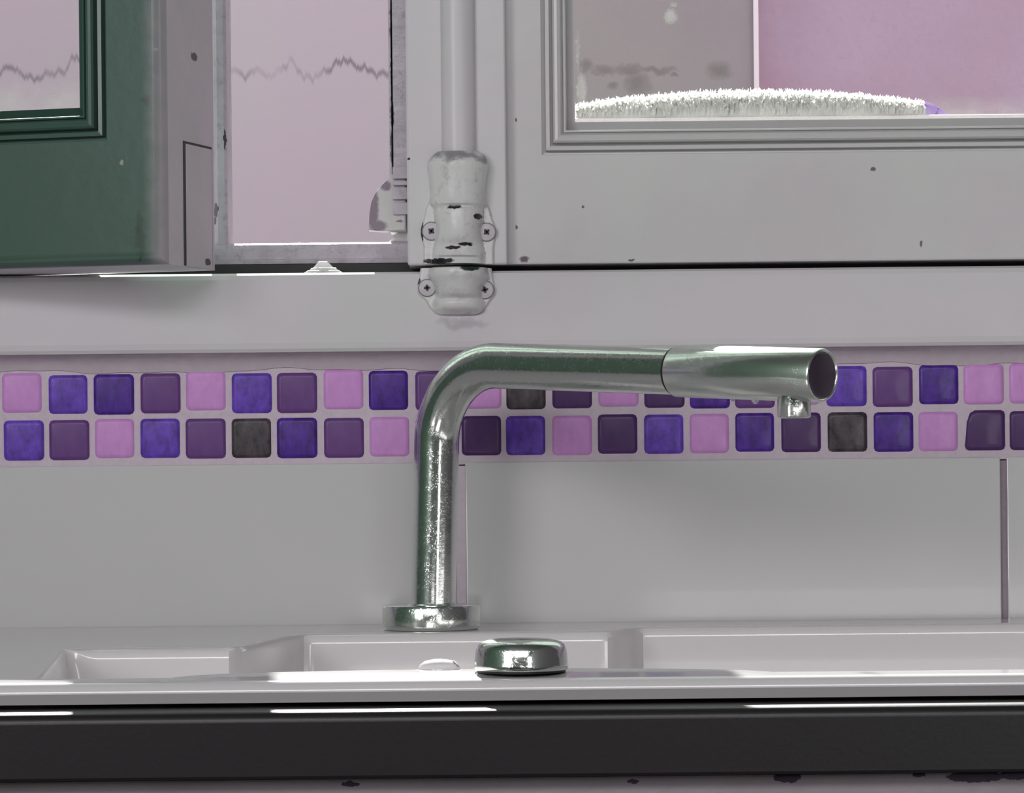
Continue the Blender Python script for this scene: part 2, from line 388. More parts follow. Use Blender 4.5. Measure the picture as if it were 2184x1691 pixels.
# uneven caulk strip between the border and the window rail
cb = bmesh.new(); rows = []
nx = 420
for i in range(nx+1):
    x = -0.75+1.5*i/nx
    wv = 0.0009*math.sin(x*43)+0.0007*math.sin(x*97+1)+0.0004*math.sin(x*213+2)
    zb = z_mos_top-0.0003+wv*0.9; zt_ = z_rail_bot+0.0008
    rows.append([(x, 0.003, zb), (x, 0.0003, zb+0.0006), (x, 0.0, zb+(zt_-zb)*.35), (x, -0.0015, zb+(zt_-zb)*.65), (x, -0.0045, zb+(zt_-zb)*.85), (x, -0.008, zt_)])
loft_rows(cb, rows, 0.009)
from_bm('caulk_line', cb, M['caulk'], wall_o)

# --- window 1: the fixed frame
fx = bmesh.new()
zr = z_rail_top
# bottom rail: rounded front edges, curls over at the bottom
prof = [(0.09, zr-0.0005), (0.002, zr), (-0.0065, zr-0.0004), (-0.0085, zr-0.0016), (-0.0092, zr-0.004)]
zb = z_rail_bot
prof += [(-0.0092, zb+0.006), (-0.0088, zb+0.003), (-0.0075, zb+0.0012), (-0.005, zb+0.0002), (0.0, zb), (0.09, zb)]
extrude_profile_x(fx, prof, XL-0.05, XR+0.05, smooth=False)
box(fx, XL-0.05, XL, -0.008, 0.09, zr, ZT+0.04, 0.002); box(fx, XR, XR+0.05, -0.008, 0.09, zr, ZT+0.04, 0.002)
box(fx, XL-0.05, XR+0.05, -0.008, 0.09, ZT, ZT+0.04, 0.002)
win = struct(from_bm('window_1', fx, M['frame']))
# added black strip, painting the deep shade behind the gap
box_obj('gap_shade_strip', (XL, XR, 0.022, 0.085, zr-0.0002, Z(1092, 560, .03)-0.0002), M['gap_shade'], win)
# outer frame with its sill rail, seen through the open part
YO = 0.03
ob = bmesh.new()
zs_t = Z(650, 517, YO); zs_b = Z(650, 562, YO)
xo0, xo1 = X(441, YO, 300), X(1000, YO, 300)
prof = [(YO+0.05, zs_b), (YO, zs_b), (YO, zs_b+0.0022), (YO+0.0015, zs_b+0.0026), (YO+0.0015, zs_t-0.003), (YO+0.002, zs_t-0.001), (YO+0.004, zs_t), (YO+0.05, zs_t-0.001)]
extrude_profile_x(ob, prof, XL, XR)
from_bm('outer_sill_rail', ob, M['outer'], win)
pb = bmesh.new()
x442, x462, x482 = X(442, YO, 300), X(462, YO, 300), X(483, YO, 300)
def post(bm, pts, z0, z1):
    a = [bm.verts.new((x, y, z0)) for x, y in pts]; b = [bm.verts.new((x, y, z1)) for x, y in pts]; n = len(pts)
    for i in range(n): bm.faces.new((a[i], a[(i+1) % n], b[(i+1) % n], b[i]))
    bm.faces.new(a); bm.faces.new(list(reversed(b)))
post(pb, [(x442-0.001, YO+0.034), (x442-0.002, YO+0.026), (x462, YO+0.004), (x482-.0015, YO+0.002), (x482, YO+0.004), (x482, YO+0.036), (x442-0.001, YO+0.036)], zs_b, ZT)
from_bm('outer_post', pb, M['outer'], win)
pb = bmesh.new()
x830, x838, x870 = X(829, YO, 250), X(836, YO, 250), X(900, YO, 250)
post(pb, [(x830, YO+0.004), (x838-.0004, YO+0.002), (x838, YO+0.008), (x838+.0006, YO+0.0005), (x870, YO+0.0005), (x870, YO+0.05), (x830, YO+0.05)], Z(850, 492, YO), ZT)
from_bm('outer_post', pb, M['outer'], win)

# bead profile used on both sashes: (distance from outer edge, height above the sash face)
BEAD = [(0.0, 0.0003), (0.0003, -0.0034), (0.0021, -0.0036), (0.0024, 0.0005), (0.0044, 0.0007), (0.0047, -0.0032), (0.0060, -0.0034),
        (0.0063, 0.0018), (0.0072, 0.0030), (0.0086, 0.0034), (0.0100, 0.0026), (0.0112, 0.0004), (0.0116, -0.0006), (0.0119, 0.0010), (0.0128, 0.0008), (0.0133, -0.0015),
        (0.0138, -0.0098), (0.0180, -0.0070), (0.0182, -0.014)]
def bead_ring(bm, x0, x1, z0, z1, yf, prof=BEAD):
    rings = []
    for wd, h in prof:
        y = yf-h
        rings.append([bm.verts.new(p) for p in ((x0+wd, y, z0+wd), (x1-wd, y, z0+wd), (x1-wd, y, z1-wd), (x0+wd, y, z1-wd))])
    for A, B in zip(rings, rings[1:]):
        for k in range(4): bm.faces.new((A[k], A[(k+1) % 4], B[(k+1) % 4], B[k]))
def frame_mesh(bm, x0, x1, z0, z1, hx0, hx1, hz0, hz1, y0, y1, b=0.0012, splay=0.0, seg=2):
    """one mesh: rectangular frame with a hole"""
    outer = [(x0, z0), (x1, z0), (x1, z1), (x0, z1)]; inner = [(hx0, hz0), (hx1, hz0), (hx1, hz1), (hx0, hz1)]
    O = [bm.verts.new((x, y0, z)) for x, z in outer]; I = [bm.verts.new((x, y0, z)) for x, z in inner]
    O2 = [bm.verts.new((x, y1, z)) for x, z in outer]; I2 = [bm.verts.new((x, y1, z-(splay if z == hz0 else 0))) for x, z in inner]
    for k in range(4):
        j = (k+1) % 4
        bm.faces.new((O[k], O[j], I[j], I[k])); bm.faces.new((O2[j], O2[k], I2[k], I2[j]))
        bm.faces.new((O[j], O[k], O2[k], O2[j])); bm.faces.new((I[k], I[j], I2[j], I2[k]))
    es = [e for v in O for e in v.link_edges if all(u in O for u in e.verts)]
    r_b = bmesh.ops.bevel(bm, geom=list(set(es)), offset=b, segments=seg, profile=0.5, affect='EDGES')
    for f in r_b['faces']: f.smooth = True

# --- window 2: right casement, closed
YS = -0.006
z_s0 = Z(1092, 564, YS)
sx0, sx1 = X(870, YS, 300), XR-0.002
bx0 = X(1154, YS, 200); bz0 = Z(1500, 327, YS)
sb = bmesh.new()
frame_mesh(sb, sx0, sx1, z_s0, ZT-0.003, bx0+0.0002, sx1-0.055, bz0+0.0002, ZT-0.06, YS, YS+0.034)
sash_r = struct(from_bm('window_2', sb, M['sash']))
bb = bmesh.new(); bead_ring(bb, bx0, sx1-0.055, bz0, ZT-0.06, YS)
from_bm('glazing_bead', bb, M['sash'], sash_r)
box_obj('glass_pane', (bx0+0.01, sx1-0.065, YS+0.0142, YS+0.0172, bz0+0.01, ZT-0.07), M['glass'], sash_r)
# cover strip over the meeting stiles
cs = bmesh.new(); csx0, csx1 = X(867, YS-.009, 300), X(1080, YS-.009, 300)
box(cs, csx0, csx1, YS-0.009, YS+0.0001, z_s0-0.0004, ZT-0.01, bev=0.0012, seg=3)
from_bm('cover_strip', cs, M['strip'], sash_r)

# --- window 3: left casement, standing open into the room
TH = math.radians(17); tsn = 0.066
# local frame: u along the sash from hinge to free edge; free front edge at photo column 352
Yf = -0.088
fxp = X(352, Yf, 400)
du = Vector((math.cos(TH), -math.sin(TH), 0)); dn = Vector((math.sin(TH), math.cos(TH), 0))   # dn: towards outside
Wd = 0.36
hinge = Vector((fxp, Yf, 0))-du*Wd
lm = Matrix(((du.x, dn.x, 0, hinge.x), (du.y, dn.y, 0, hinge.y), (0, 0, 1, 0), (0, 0, 0, 1)))
def loc_u(px, py):
    """u of the point where the sight line through a photo column meets the sash face"""
    u_, v_ = px-CX, CY-py; dx = (u_*CR+v_*S)/F
    # hinge.x+u*cos = dx*(D+hinge.y-u*sin)
    return (dx*(D+hinge.y)-hinge.x)/(du.x+dx*math.sin(TH))
ub = loc_u(227, 200); yb_ = hinge.y-ub*math.sin(TH)
zb3 = Z(227, 299, yb_); z3 = Z(352, 562, Yf)
# green blending into a paler tone towards the free edge
def pale_edge_blend(m, pale):
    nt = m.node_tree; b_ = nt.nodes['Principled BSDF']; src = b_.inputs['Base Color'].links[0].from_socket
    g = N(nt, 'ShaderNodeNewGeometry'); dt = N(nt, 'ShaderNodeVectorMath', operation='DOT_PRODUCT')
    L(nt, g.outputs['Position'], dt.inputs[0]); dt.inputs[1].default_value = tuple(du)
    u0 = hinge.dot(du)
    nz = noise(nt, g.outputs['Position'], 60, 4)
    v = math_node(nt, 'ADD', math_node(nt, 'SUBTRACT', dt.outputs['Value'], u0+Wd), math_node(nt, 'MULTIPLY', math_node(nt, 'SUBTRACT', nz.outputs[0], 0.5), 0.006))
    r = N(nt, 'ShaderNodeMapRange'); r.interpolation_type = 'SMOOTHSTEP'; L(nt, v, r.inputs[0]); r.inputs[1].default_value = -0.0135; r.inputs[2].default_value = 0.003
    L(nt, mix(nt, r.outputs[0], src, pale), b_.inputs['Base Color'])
pale_edge_blend(M['sash_open'], (0.40, 0.36, 0.39, 1))
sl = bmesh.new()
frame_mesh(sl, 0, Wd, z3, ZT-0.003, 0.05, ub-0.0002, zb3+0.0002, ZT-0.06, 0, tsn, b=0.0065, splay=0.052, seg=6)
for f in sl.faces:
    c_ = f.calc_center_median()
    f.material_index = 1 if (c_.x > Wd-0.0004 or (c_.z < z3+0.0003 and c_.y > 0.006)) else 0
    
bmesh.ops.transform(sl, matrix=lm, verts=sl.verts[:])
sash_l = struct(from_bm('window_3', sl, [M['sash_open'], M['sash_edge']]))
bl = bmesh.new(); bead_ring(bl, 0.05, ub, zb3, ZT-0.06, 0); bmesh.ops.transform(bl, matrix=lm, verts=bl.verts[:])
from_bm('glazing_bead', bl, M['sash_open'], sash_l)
gl = bmesh.new(); box(gl, 0.06, ub-0.010, 0.0142, 0.0172, zb3+0.010, ZT-0.07); bmesh.ops.transform(gl, matrix=lm, verts=gl.verts[:])
from_bm('glass_pane', gl, M['glass_open'], sash_l)
# rebated lip and let-in patch on the free edge of the open casement
ed = bmesh.new(); box(ed, Wd-0.001, Wd+0.0002, 0.024, tsn-0.003, z3+0.0004, z3+0.0645)
bmesh.ops.transform(ed, matrix=lm, verts=ed.verts[:]); from_bm('patch_seam', ed, M['slot'], sash_l)
ed = bmesh.new(); box(ed, Wd-0.001, Wd+0.0008, 0.027, tsn-0.0045, z3+0.0002, z3+0.0632, bev=0.0003)
bmesh.ops.transform(ed, matrix=lm, verts=ed.verts[:]); from_bm('patch_plate', ed, M['sash_edge'], sash_l)

# --- outside walls
WALLM = painted('outside_mauve_render', (0.64, 0.50, 0.62, 1), 0.9, 0.03, bump=0.3, second=(0.60, 0.55, 0.60, 1), scale=6)
def crack_mat():
    m, nt, b = new_mat('outside_mauve_render_cracked')
    g = N(nt, 'ShaderNodeNewGeometry'); pos = g.outputs['Position']
    nz = noise(nt, pos, 7, 4); c = mix(nt, ramp(nt, nz.outputs[0], 0.35, 0.65), (0.42, 0.34, 0.41, 1), (0.40, 0.355, 0.395, 1))
    sx = N(nt, 'ShaderNodeSeparateXYZ'); L(nt, pos, sx.inputs[0])
    n1 = N(nt, 'ShaderNodeTexNoise'); n1.noise_dimensions = '1D'; n1.inputs['Scale'].default_value = 26; n1.inputs['Detail'].default_value = 6; n1.inputs['Roughness'].default_value = 0.6
    L(nt, sx.outputs[0], n1.inputs['W'])
    zc = Z(650, 152, 1.0)
    line = math_node(nt, 'SUBTRACT', sx.outputs[2], math_node(nt, 'ADD', math_node(nt, 'MULTIPLY', n1.outputs[0], 0.07), zc-0.035))
    a = math_node(nt, 'ABSOLUTE', line)
    near = N(nt, 'ShaderNodeMapRange'); near.clamp = True; L(nt, a, near.inputs[0]); near.inputs[1].default_value = 0.004; near.inputs[2].default_value = 0.0005
    n2 = noise(nt, pos, 9, 4); patch = ramp(nt, n2.outputs[0], 0.38, 0.52)
    fac = math_node(nt, 'MULTIPLY', math_node(nt, 'MULTIPLY', near.outputs[0], patch), 0.85)
    L(nt, mix(nt, fac, c, (0.16, 0.13, 0.17, 1)), b.inputs['Base Color']); b.inputs['Roughness'].default_value = 0.9
    return m
xm = X(1607, 0.97, 100)
ZW = 0.80
struct(box_obj('wall_outside_left', (-1.6, 0.0, 1.0, 1.15, -1.2, ZW), crack_mat()))
graym = painted('outside_grey_render', (0.295, 0.255, 0.285, 1), 0.9, 0.04, bump=0.3, second=(0.325, 0.305, 0.295, 1), scale=7,
    stains_shade=[sp(1250, 140, 14, 14, .97), sp(1290, 150, 22, 10, .97), sp(1340, 150, 30, 12, .97), sp(1360, 180, 24, 20, .97), sp(1400, 150, 40, 8, .97), sp(1440, 163, 10, 5, .97), sp(1535, 150, 24, 16, .97), sp(1305, 182, 12, 7, .97)], stain_shade_col=(0.17, 0.15, 0.145, 1))
struct(box_obj('wall_outside_middle', (0.0, xm, 0.97, 1.15, -1.2, ZW), graym))
struct(box_obj('trim_1', (xm, xm+0.004, 0.966, 1.0, -1.2, ZW), simple('pale_edge_strip', (0.75, 0.65, 0.72, 1), 0.7)))
pinkm = painted('outside_pink_render', (0.43, 0.31, 0.42, 1), 0.9, 0.06, bump=0.5, second=(0.41, 0.22, 0.26, 1), scale=9, grime=(0.33, 0.25, 0.33, 1))
struct(box_obj('wall_outside_right', (xm+0.004, 1.6, 1.0, 1.15, -1.2, ZW), pinkm))
struct(box_obj('ground_outside', (-1.6, 1.6, 0.12, 6.0, -1.3, -1.2), simple('outside_paving', (0.5, 0.48, 0.45, 1), 0.9)))
# outer window ledge the towel lies on
zl = Z(1600, 250, 0.05)
struct(box_obj('trim_2', (X(1120, .03), XR, 0.045, 0.135, zl-0.02, zl), simple('ledge_paint', (0.75, 0.68, 0.73, 1), 0.4), bev=0.0015))

# --- room shell (seen mirrored in the chrome and the glaze)
GREEN = simple('green_wall_paint', (0.17, 0.31, 0.21, 1), 0.7)
RW = simple('room_wall_paint', (0.20, 0.19, 0.20, 1), 0.8)
lw = bmesh.new()
box(lw, -1.6, -1.5, -3.6, -2.98, -0.9, 1.7); box(lw, -1.6, -1.5, -2.02, 0.12, -0.9, 1.7)
box(lw, -1.6, -1.5, -2.98, -2.02, -0.9, 0.27); box(lw, -1.6, -1.5, -2.98, -2.02, 1.23, 1.7)
struct(from_bm('wall_left', lw, GREEN))
lw = bmesh.new()
for a in (-2.98, -2.525, -2.07): box(lw, -1.56, -1.49, a, a+0.05, 0.27, 1.23, 0.003)
box(lw, -1.56, -1.49, -2.98, -2.02, 0.27, 0.32, 0.003); box(lw, -1.56, -1.49, -2.98, -2.02, 1.18, 1.23, 0.003)
struct(from_bm('added_left_window', lw, M['frame']))  # added frame round the left fill light
struct(box_obj('wall_right', (1.5, 1.6, -3.6, 0.12, -0.9, 1.7), RW))
rw = bmesh.new(); FW = simple('far_room_wall', (0.05, 0.085, 0.065, 1), 0.8)
box(rw, -1.6, -0.98, -3.7, -3.6, -0.9, 1.7); box(rw, -0.98, 0.98, -3.7, -3.6, -0.9, 1.04); box(rw, -0.98, 0.98, -3.7, -3.6, 1.6, 1.7)
box(rw, 0.98, 1.6, -3.7, -3.6, 0.9, 1.7); box(rw, 1.42, 1.6, -3.7, -3.6, -0.9, 0.9); box(rw, 0.98, 1.42, -3.7, -3.6, -0.9, -0.25)
struct(from_bm('wall_front', rw, FW))
dr = bmesh.new()
for a in (0.98, 1.39): box(dr, a, a+0.03, -3.68, -3.58, -0.25, 0.9, 0.003)
box(dr, 0.98, 1.42, -3.68, -3.58, -0.25, -0.21, 0.003); box(dr, 0.98, 1.42, -3.68, -3.58, 0.86, 0.9, 0.003)
struct(from_bm('added_door', dr, M['frame']))  # added frame round the tap highlight light
struct(box_obj('floor', (-1.6, 1.6, -3.7, 0.12, -1.0, -0.9), simple('room_floor', (0.10, 0.10, 0.10, 1), 0.6)))
struct(box_obj('ceiling', (-1.6, 1.6, -3.7, 0.12, 1.7, 1.8), simple('room_ceiling', (0.20, 0.22, 0.20, 1), 0.8)))
wf = bmesh.new()
for a in (-0.98, -0.02, 0.93): box(wf, a, a+0.05, -3.68, -3.58, 1.04, 1.6, 0.003)
box(wf, -0.98, 0.98, -3.68, -3.58, 1.04, 1.08, 0.003); box(wf, -0.98, 0.98, -3.68, -3.58, 1.56, 1.6, 0.003)
struct(from_bm('added_high_window', wf, M['frame']))  # added frame round the high fill light

# ================================================================ KITCHEN RUN
ZF = 0.0
# sink: one moulded shape
YFR, YBK = -0.486, -0.0005
def sink_mesh():
    bm = bmesh.new()
    def sm(a, b, v):
        t_ = max(0.0, min(1.0, (v-a)/(b-a))); return t_*t_*(3-2*t_)
    def back(x):      # back edge of the bowls, with the tap platform standing forward
        e = -0.050+(-0.040)*sm(0.068, 0.046, x)
        return e+(-0.215-e)*sm(-0.104, -0.134, x)
    xs = sorted([-0.46+0.92*i/330 for i in range(331)]+[-0.216+0.08*(i+.37)/220 for i in range(220)])
    g = []
    for x in xs:
        bk = back(x)
        dk = max(0.0, 1-((x+0.022)/0.125)**2)**0.5
        fr = -0.4550+0.030*dk
        open_ = sm(0.45, 0.43, x)
        pts = [(YBK+(bk-YBK)*i/14, 0.0) for i in range(15)]
        rw_, dp = 0.006, 0.15*open_
        pts += [(bk-rw_*math.sin(a*math.pi/16), -min(dp, rw_)*(1-math.cos(a*math.pi/16))) for a in range(1, 9)]
        pts += [(bk-rw_-0.006*i/8, -min(dp, rw_)-(dp-min(dp, rw_))*i/8) for i in range(1, 9)]
        y1 = bk-rw_-0.006; yf = fr+0.008
        pts += [(y1+(yf-y1)*i/10, -dp) for i in range(1, 10)]
        pts += [(yf-0.003*i/8, -dp+(dp-min(dp, .004))*i/8) for i in range(1, 9)]
        pts += [(yf-0.003-0.004*math.sin(a*math.pi/12), -min(dp, .004)*(math.cos(a*math.pi/12)) if a < 6 else 0.0) for a in range(1, 7)]
        ye = yf-0.007
        bump = 0.0014*dk
        for i in range(1, 9):
            y = ye+(-0.476-ye)*i/8
            pts.append((y, bump*(sm(0, .25, i/8)*sm(1, 0.6, i/8))))
        lf = sm(-0.213, -0.196, x)
        def wx(y):
            t_ = max(0.0, min(1.0, (-0.20-y)/0.24))
            return 0.021*t_*(sm(-0.36, -0.215, x) if x < -0.205 else sm(-0.10, -0.195, x))
        g.append([bm.verts.new((x+wx(y), y, z if z >= 0 else z*lf)) for y, z in pts])
    for A, B in zip(g, g[1:]):
        for k in range(len(A)-1):
            f = bm.faces.new((A[k], A[k+1], B[k+1], B[k])); f.smooth = True
    # rounded front lip: from top, round and down 7 mm
    prev = [r[-1] for r in g]
    for k in range(1, 13):
        a = math.radians(90*k/8) if k <= 8 else math.radians(90)
        cur = []
        for r in g:
            x = r[-1].co.x; zt_ = r[-1].co.z
            if k <= 8: y_, z_ = -0.476-0.0055*math.sin(a), zt_-0.0045*(1-math.cos(a))
            else: y_, z_ = -0.4815+0.0036*(k-8)/4, zt_-0.0045-0.0042*(k-8)/4
            cur.append(bm.verts.new((x, y_, z_)))
        for i in range(len(cur)-1):
            f = bm.faces.new((prev[i], prev[i+1], cur[i+1], cur[i])); f.smooth = True
        prev = cur
    # underside
    last = [bm.verts.new((v.co.x, -0.465, v.co.z)) for v in prev]
    for i in range(len(prev)-1): bm.faces.new((prev[i], prev[i+1], last[i+1], last[i]))
    return from_bm('inset_sink', bm, M['ceramic'])
sink = sink_mesh()
tag(sink, 'white glazed inset sink with rounded front rim below the tiled wall', 'sink')

# worktop around and under the sink rim, dark front edge
wt = bmesh.new()
zt0 = Z(1092, 1511, -.500); zt1 = Z(1092, 1657, -.504)
r_ = 0.0042
pr = [(-0.455, zt0), (-0.5005+r_, zt0)]
pr += [(-0.5045+r_-r_*math.sin(a*math.pi/16), zt0-r_+r_*math.cos(a*math.pi/16)) for a in range(1, 9)]
pr += [(-0.5045, zt1+0.0012), (-0.5035, zt1), (-0.455, zt1)]
extrude_profile_x(wt, pr, -0.75, 0.75, smooth=False)
wto = from_bm('worktop', wt, M['worktop'])
tag(wto, 'dark worktop edge running under the white sink rim', 'worktop')
for p in wto.data.polygons:
    if p.normal.z > 0.05 and p.normal.y < -0.05: p.use_smooth = True
# cabinet carcass below
cab = empty('base_cabinet', (0, -0.25, -0.9), 'chipped mauve-grey painted cabinet below the dark worktop edge', 'cabinet')
box_obj('cabinet_front', (-0.75, 0.75, -0.49, -0.472, -0.88, zt1-0.0012), M['cabinet'], cab, bev=0.001)
CB = simple('carcass_board', (0.4, 0.38, 0.4, 1), 0.6)
box_obj('side_panel', (-0.75, -0.732, -0.472, -0.02, -0.9, zt1-0.0012), CB, cab)
box_obj('side_panel', (0.732, 0.75, -0.472, -0.02, -0.9, zt1-0.0012), CB, cab)
box_obj('bottom_panel', (-0.732, 0.732, -0.472, -0.02, -0.88, -0.862), CB, cab)
box_obj('shade_gap_rail', (-0.732, 0.732, -0.4715, -0.4625, -0.09, zt1-0.0003), M['black'], cab)  # black rail painting the shade line under the worktop

# --- tap
FXc, FYc = X(920, -.06, 1320), -0.060
tap = empty('kitchen_tap', (FXc, FYc, 0), 'tall chrome tap with long spout swung out to the right, on the sink ledge', 'tap')
b = bmesh.new()
hb = 0.0125
lathe(b, [(0, 0), (0.0242, 0), (0.0250, 0.0008), (0.0252, 0.002), (0.0252, hb-0.0015), (0.0246, hb-0.0003), (0.0238, hb), (0.0125, hb), (0.0118, hb+0.0006), (0, hb+0.0006)], Matrix.Translation((FXc, FYc, 0.0002)), 96)
from_bm('base_flange', b, M['chrome'], tap)
R0 = 0.0116; AL = math.radians(41)
hd = Vector((math.cos(AL), -math.sin(AL), 0))
zc = Z(1100, 780, -.08)      # height of spout centreline just after the bend
Rb = 0.040; dec = math.radians(2.9)
x_t = X(929, -.06, 1000)
base = Vector((X(924, -.06, 1290), FYc, hb)); top_v = Vector((X(931, -.06, 940), FYc, 0))
path = []
zbend = zc-Rb
for i in range(13):
    k = i/12; path.append(Vector((base.x+(top_v.x-base.x)*k, FYc, hb+(zbend-hb)*k)))
cv = Vector((top_v.x, FYc, zbend))
angmax = math.pi/2+dec
for i in range(1, 25):
    a = angmax*i/24; path.append(cv+hd*(Rb*(1-math.cos(a)))+Vector((0, 0, Rb*math.sin(a))))
end_dir = (hd*math.cos(dec)-Vector((0, 0, math.sin(dec)))).normalized()
pb0 = path[-1].copy()
LJ = 0.100; LE = 0.189
# find lengths so that the joint and the end fall where the photo shows them
def proj(p): 
    s = F/(D+p.y); x, z = p.x*s, (p.z-H)*s
    return (CX+x*CR-z*S, CY-(x*S+z*CR))
def solve(px):
    lo, hi = 0.0, 0.4
    for _ in range(40):
        mid = (lo+hi)/2
        if proj(pb0+end_dir*mid)[0] < px: lo = mid
        else: hi = mid
    return lo
LJ = solve(1442); LE = solve(1756)
print('SPOUT', LJ, LE, proj(pb0), proj(pb0+end_dir*LE), pb0+end_dir*LE)
for i in range(1, 11): path.append(pb0+end_dir*LJ*i/10)
b = bmesh.new(); tube(b, path, R0, 64); from_bm('spout_pipe', b, M['chrome'], tap)
# aerator sleeve: slightly thicker, with a groove at the joint
b = bmesh.new()
q = end_dir.to_track_quat('Z', 'Y').to_matrix().to_4x4()
ms = Matrix.Translation(pb0+end_dir*LJ) @ q
Ls = LE-LJ; R1 = 0.0127
lathe(b, [(0, -0.001), (R0-0.0004, -0.001), (R0-0.0004, 0.0009), (R1-0.0005, 0.0011), (R1, 0.0018), (R1, Ls-0.0012), (R1-0.0004, Ls-0.0003), (R1-0.0012, Ls), (R1-0.0016, Ls-0.0003), (R1-0.002, Ls-0.0008), (0, Ls-0.0008)], ms, 96)
sl_o = from_bm('spout_sleeve', b, M['chrome_satin'], tap)
b = bmesh.new()
lathe(b, [(0, Ls-0.0009), (R1-0.0022, Ls-0.0009), (R1-0.0022, Ls-0.0004), (R1-0.0030, Ls-0.00005), (0, Ls)], ms, 64)
from_bm('end_disc', b, simple('painted_reflection_cap', (0.10, 0.07, 0.105, 1), 0.3, 0.6), tap)  # mosaic's dark purple reflection painted into the chrome end
b = bmesh.new()
lathe(b, [(0, -0.0004), (R0+0.0001, -0.0004), (R0+0.0001, 0.0010), (0, 0.0010)], Matrix.Translation(pb0+end_dir*(LJ)) @ q, 64)
from_bm('joint_ring', b, M['rubber'], tap)
# outlet nozzle under the end
tn = solve(1693); pn = pb0+end_dir*tn
b = bmesh.new(); rn = 0.0079; ln = Z(1693, 848, pn.y)-Z(1693, 889, pn.y)
mn = Matrix.Translation(Vector((pn.x, pn.y, pn.z-R1*0.75)))
zl0 = -(R1*0.25)-ln+0.0012
lathe(b, [(0, 0.002), (rn, 0.002), (rn, zl0+0.0009), (rn-0.0005, zl0+0.0002), (rn-0.0012, zl0), (rn-0.002, zl0+0.0006), (0, zl0+0.0015)], mn, 64)
from_bm('outlet_nozzle', b, M['chrome'], tap)
# a couple of water drops under the spout
wd, nt_, bb_ = new_mat('water_drop'); bb_.inputs['Transmission Weight'].default_value = 0.9; bb_.inputs['Roughness'].default_value = 0.02; bb_.inputs['IOR'].default_value = 1.33; bb_.inputs['Base Color'].default_value = (0.95, 0.9, 0.95, 1)
for px_, rr in ((1562, 0.0011), (1610, 0.0019)):
    pd = pb0+end_dir*solve(px_); b = bmesh.new()
    lathe(b, [(0, -rr*0.9), (rr*0.6, -rr*0.7), (rr, 0), (rr*0.8, rr*0.6), (0, rr)], Matrix.Translation(Vector((pd.x, pd.y, pd.z-R1-rr*0.15))), 16)
    o = from_bm('water_drop', b, wd); tag(o, 'smaller water drop hanging under the spout, nearer the sleeve joint' if rr < 0.0015 else 'larger water drop hanging under the spout, beside the outlet nozzle', 'water drop', 'drops under the spout')

# --- round control knob on the front ledge
kY = -0.458; kx = X(1112, kY, 1420); kz = 0.0014
kn = empty('control_knob', (kx, kY, kz), 'low round chrome knob on the front ledge of the sink', 'knob')
s_ = (D+kY)/F
rk = 101*s_; hk = 72*s_
b = bmesh.new()
lathe(b, [(0, 0.0008), (rk-0.0006, 0.0008), (rk, 0.0018), (rk-0.0001, hk*0.22), (rk-0.0004, hk*0.42), (rk-0.0008, hk*0.66), (rk-0.0015, hk*0.79), (rk-0.0028, hk*0.875), (rk-0.0046, hk*0.92), (rk*0.6, hk*0.965), (rk*0.3, hk*0.99), (0, hk)], Matrix.Translation((kx, kY, kz)), 96)
from_bm('knob_cap', b, M['chrome'], kn)
b = bmesh.new(); lathe(b, [(0, -0.0001), (rk-0.0013, -0.0001), (rk-0.0013, 0.001), (0, 0.001)], Matrix.Translation((kx, kY, kz)), 64)
from_bm('base_gasket', b, M['rubber'], kn)
# small white overflow cap on the ledge, left of the knob
b = bmesh.new(); oy = -0.436; ox = X(938, oy, 1430)
lathe(b, [(0.0090, -0.004), (0.0088, 0.0015), (0.0080, 0.0034), (0.0062, 0.0047), (0.0030, 0.0054), (0, 0.0055)], Matrix.Translation((ox, oy, 0.0)), 48)
oc = from_bm('overflow_cap', b, M['ceramic'], sink)
b = bmesh.new(); box(b, -0.0016, 0.0016, -0.0003, 0.0003, -0.0002, 0.0002, mat=Matrix.Translation((ox+0.0066, oy-0.0042, 0.0036)) @ Matrix.Rotation(0.8, 4, 'Y')); from_bm('cap_slot', b, M['ring'], oc)
# ================================================================ WINDOW FITTINGS
YC = YS-0.009          # front of the cover strip
def screw(parent, px, py, Y, r_px=19, rot=0.3):
    s = (D+Y)/F; r = r_px*s; x, z = P(px, py, Y)
    bm = bmesh.new()
    mt = Matrix.Translation((x, Y, z)) @ Matrix.Rotation(math.radians(90), 4, 'X')
    lathe(bm, [(r*1.02, -0.0012), (r, 0.0), (r*0.93, 0.0006), (r*0.5, 0.0010), (r*0.30, 0.0011)], mt, 32)
    # recessed cross: ring centre filled by a sunken disc
    lathe(bm, [(r*0.30, 0.0011), (r*0.26, 0.0004), (0, 0.0002)], mt, 32)
    lathe(bm, [(r*0.9, 0.00005), (r*1.07, 0.00005), (r*1.09, -0.0011)], mt, 32, mi=1)
    so = from_bm('screw', bm, [M['screw'], M['ring']], parent)
    bm = bmesh.new()
    for k in range(2):
        R = mt @ Matrix.Rotation(rot+k*math.pi/2, 4, 'Z')
        box(bm, -r*0.38, r*0.38, -r*0.11, r*0.11, 0.0009, 0.00125, mat=R)
    o = from_bm('cross_recess', bm, M['slot'], so)
    return so
bolt = empty('window_bolt', (X(977, YC), YC, Z(977, 565, YC)), 'white-painted window bolt with vertical rod and screwed guide, on the cover strip', 'window bolt')
